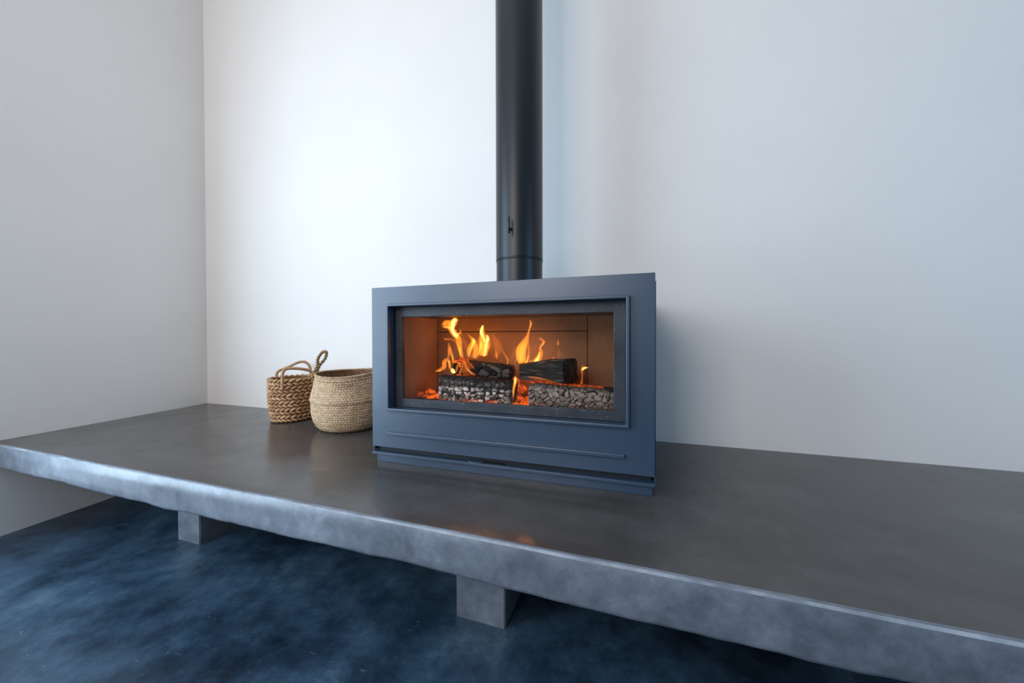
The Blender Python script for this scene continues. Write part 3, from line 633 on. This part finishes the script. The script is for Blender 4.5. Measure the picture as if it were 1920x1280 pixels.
def basket_braided():
    c = (1.15, -0.19); rot = 0.3; HT = 0.268; nrow = 12
    b = tag(empty('braided_basket', (c[0], c[1], H), rot), 'tan basket of thick braided water hyacinth with two arched handles, standing nearest the corner', 'basket', 'woven baskets on the bench')
    def rad(z):
        t = z / HT; k = 0.86 + 0.14 * t + 0.035 * math.sin(math.pi * t) * 0.6
        return 0.131 * k, 0.150 * k
    def on(th, z, off=0.0):
        rx, ry = rad(z); n = Vector((math.cos(th) / rx, math.sin(th) / ry)).normalized()
        sag = 0.006 * noise.noise(Vector((math.cos(th) * 1.5, math.sin(th) * 1.5, z * 5)))
        return Vector((rx * math.cos(th) + n.x * (off + sag), ry * math.sin(th) + n.y * (off + sag), z))
    rh = HT / nrow
    for r in range(nrow):
        zc = rh * (r + 0.5) + 0.004; N = 27; V = []; F = []; TI = []
        ph = random.random()
        for s in (0,):
            for k in range(N):
                th = 2 * math.pi * (k + ph + 0.5 * s) / N
                z = zc + 0.0008 * random.uniform(-1, 1)
                p = on(th, z); p2 = on(th + 0.01, z); tan = (p2 - p).normalized(); nrm = tan.cross(Vector((0, 0, 1))).normalized()
                sl = 0.44 if r % 2 else -0.44; ax = (tan * math.cos(sl) + Vector((0, 0, 1)) * math.sin(sl)).normalized(); wv = nrm.cross(ax).normalized()
                ln_, wd, tk = 0.0195 * random.uniform(0.92, 1.08), rh * 0.36, 0.0115
                o = len(V)
                for q in PV: V.append(tuple(p + ax * (q[0] * ln_) + wv * (q[1] * wd) + nrm * (q[2] * tk)))
                F += [tuple(int(x) + o for x in f) for f in PF]; TI += [random.random()] * len(PV)
        me = bpy.data.meshes.new('braid_row'); me.from_pydata(V, [], F); setattr_f(me, 'tint', TI)
        link('braid_row', me, M['hyacinth'], b, None, True)
    # inner wall and base
    Z = np.linspace(0.004, HT - 0.004, 14); A = np.linspace(0, 2 * math.pi, 48, endpoint=False)
    P = [[tuple(Vector((0, 0, 0.004)))] * 48] + [[tuple(on(a, z, -0.003)) for a in A] for z in Z]
    link('inner_wall', grid_mesh('inner_wall', P, cv=True), M['inside'], b, None, True)
    def handle(th0, th1, prof, lean):
        pts = []; A0, A1 = on(th0, HT), on(th1, HT)
        n = Vector((math.cos((th0 + th1) / 2), math.sin((th0 + th1) / 2), 0))
        for q, z in prof:
            th = th0 + (th1 - th0) * q; e = A0 * (1 - q) + A1 * q
            mid = on(th, HT) * 0.3 + e * 0.7
            pts.append(tuple(mid + n * (lean * max(0, z) + (0.006 if z <= 0 else 0)) + Vector((0, 0, z))))
        C2 = catmull([tuple(x) for x in catmull(pts, 60)], 240)
        rr = 0.0088 + 0.0009 * np.sin(np.arange(240) * 1.6)     # cord wound closely round the grip
        return grids_to_obj('handle', [tube_pts(C2, rr, 10)], M['hyacinth'], b)
    return b, handle, on, c, rot, HT
bk, handle, bon, bc, brot, bHT = basket_braided()
handle(math.radians(-80), math.radians(-5), [(0, -0.06), (0, 0.0), (0.03, 0.045), (0.14, 0.064), (0.4, 0.064), (0.7, 0.054), (0.93, 0.038), (1, 0.0), (1, -0.05)], 0.1)     # side towards the room
handle(math.radians(172), math.radians(80), [(0, -0.04), (0.0, 0.01), (0.06, 0.035), (0.3, 0.055), (0.6, 0.085), (0.8, 0.088), (0.95, 0.06), (1, 0.0), (1, -0.04)], -0.1)     # side towards the wall

def basket_belly():
    c = (1.652, -0.24)
    b = tag(empty('belly_basket', (c[0], c[1], H), 0), 'pale seagrass belly basket with twisted loop handle, partly hidden behind the stove', 'basket', 'woven baskets on the bench')
    prof = [(0.0, 0.002), (0.10, 0.0), (0.148, 0.004), (0.176, 0.024), (0.194, 0.058), (0.203, 0.10), (0.205, 0.14), (0.2045, 0.160), (0.2085, 0.170), (0.2095, 0.178), (0.2065, 0.19), (0.199, 0.22), (0.191, 0.26), (0.184, 0.295), (0.181, 0.318)]
    C = catmull([(r, z, 0) for r, z in prof], 400)
    seg = np.r_[0, np.cumsum(np.hypot(np.diff(C[:, 0]), np.diff(C[:, 1])))]
    nz, na = 230, 720; sv = np.linspace(0, seg[-1], nz); R = np.interp(sv, seg, C[:, 0]); Zv = np.interp(sv, seg, C[:, 1])
    NR = np.gradient(Zv); NZ = -np.gradient(R); l = np.hypot(NR, NZ); NR /= l; NZ /= l
    th = np.linspace(0, 2 * math.pi, na, endpoint=False); TH, SV = np.meshgrid(th, sv)
    rows = SV / 0.0135; ri = np.floor(rows); rf = rows - ri; N = 84
    aa = TH / (2 * math.pi) * N + np.where(ri % 2 == 0, 1, -1) * (rf - 0.5) * 1.05
    ai = np.floor(aa) % N; af = aa - np.floor(aa)
    h = np.sqrt(np.sin(math.pi * af).clip(0)) * np.sqrt(np.sin(math.pi * rf).clip(0))
    rim_z = 0.006 * np.sin(TH * 2 + 0.6) + 0.010 * np.cos(TH - math.radians(75))
    wz = np.interp(SV, [seg[-1] * 0.5, seg[-1]], [0, 1])
    stitch = np.exp(-((seg[-1] - SV - 0.026) / 0.0035) ** 2) * (np.cos(TH * 64) > -0.2)
    disp = 0.0048 * h - 0.0024 - 0.003 * stitch
    RR = R[:, None] + NR[:, None] * disp + 0.003 * np.sin(3 * TH + 1) * wz; ZZ = Zv[:, None] + NZ[:, None] * disp * (Zv[:, None] > 0.004) + rim_z * wz
    ZZ = np.maximum(ZZ, 0.0005)
    P = np.stack([RR * np.cos(TH), RR * np.sin(TH), ZZ], -1)
    me = grid_mesh('woven_wall', P, cv=True)
    tint = (np.sin(ai * 12.9898 + ri * 78.233) * 43758.5453) % 1.0
    tint = (0.30 + 0.70 * tint) * (0.25 + 0.75 * h) * (1 - 0.9 * stitch); setattr_f(me, 'tint', tint.ravel())
    link('woven_wall', me, M['seagrass'], b, None, True)
    rz = lambda t: 0.318 + 0.006 * math.sin(2 * t + 0.6) + 0.010 * math.cos(t - math.radians(75))
    rr = lambda t: 0.181 + 0.003 * math.sin(3 * t + 1)
    A = np.linspace(0, 2 * math.pi, 72, endpoint=False)
    P = [[((rr(t) - 0.004) * math.cos(t), (rr(t) - 0.004) * math.sin(t), rz(t)) for t in A]]
    for (r, z) in [(0.186, 0.27), (0.196, 0.21), (0.2, 0.17), (0.195, 0.1), (0.17, 0.03), (0.1, 0.008), (0.0, 0.008)]: P.append([(r * math.cos(t), r * math.sin(t), z) for t in A])
    link('inner_wall', grid_mesh('inner_wall', P, cv=True), M['inside'], b, None, True)
    path = [((rr(t)) * math.cos(t), (rr(t)) * math.sin(t), rz(t)) for t in np.linspace(0, 2 * math.pi, 721)]
    grids_to_obj('rim', rope(path, 0.0052, 55, 2, 7), M['seagrass'], b)
    # row of dark stitches under the rim
    # loop handle, twisted, at the left of the rim
    def loop(ang, tall, lean):
        ca, sa_ = math.cos(ang), math.sin(ang); n = Vector((ca, sa_, 0)); t = Vector((0.79, 0.61, 0))
        base = n * (rr(ang) + 0.004) + Vector((0, 0, rz(ang)))
        zc = tall
        sh = [(0.010, -0.045), (0.007, 0.0), (0.005, 0.045), (0.018, 0.085), (0.012, zc - 0.006), (0.0, zc), (-0.012, zc - 0.006), (-0.018, 0.085), (-0.005, 0.045), (-0.007, 0.0), (-0.010, -0.045)]
        pts = [tuple(base + t * (x + lean * max(0, z)) + n * (-0.10 * max(0, z)) + Vector((0, 0, z))) for x, z in sh]
        C2 = catmull(pts, 160); grids_to_obj('handle', rope(C2, 0.0075, 13, 2, 7), M['rope'], b)
    loop(math.radians(-140), 0.125, 0.30)
    return b
basket_belly()
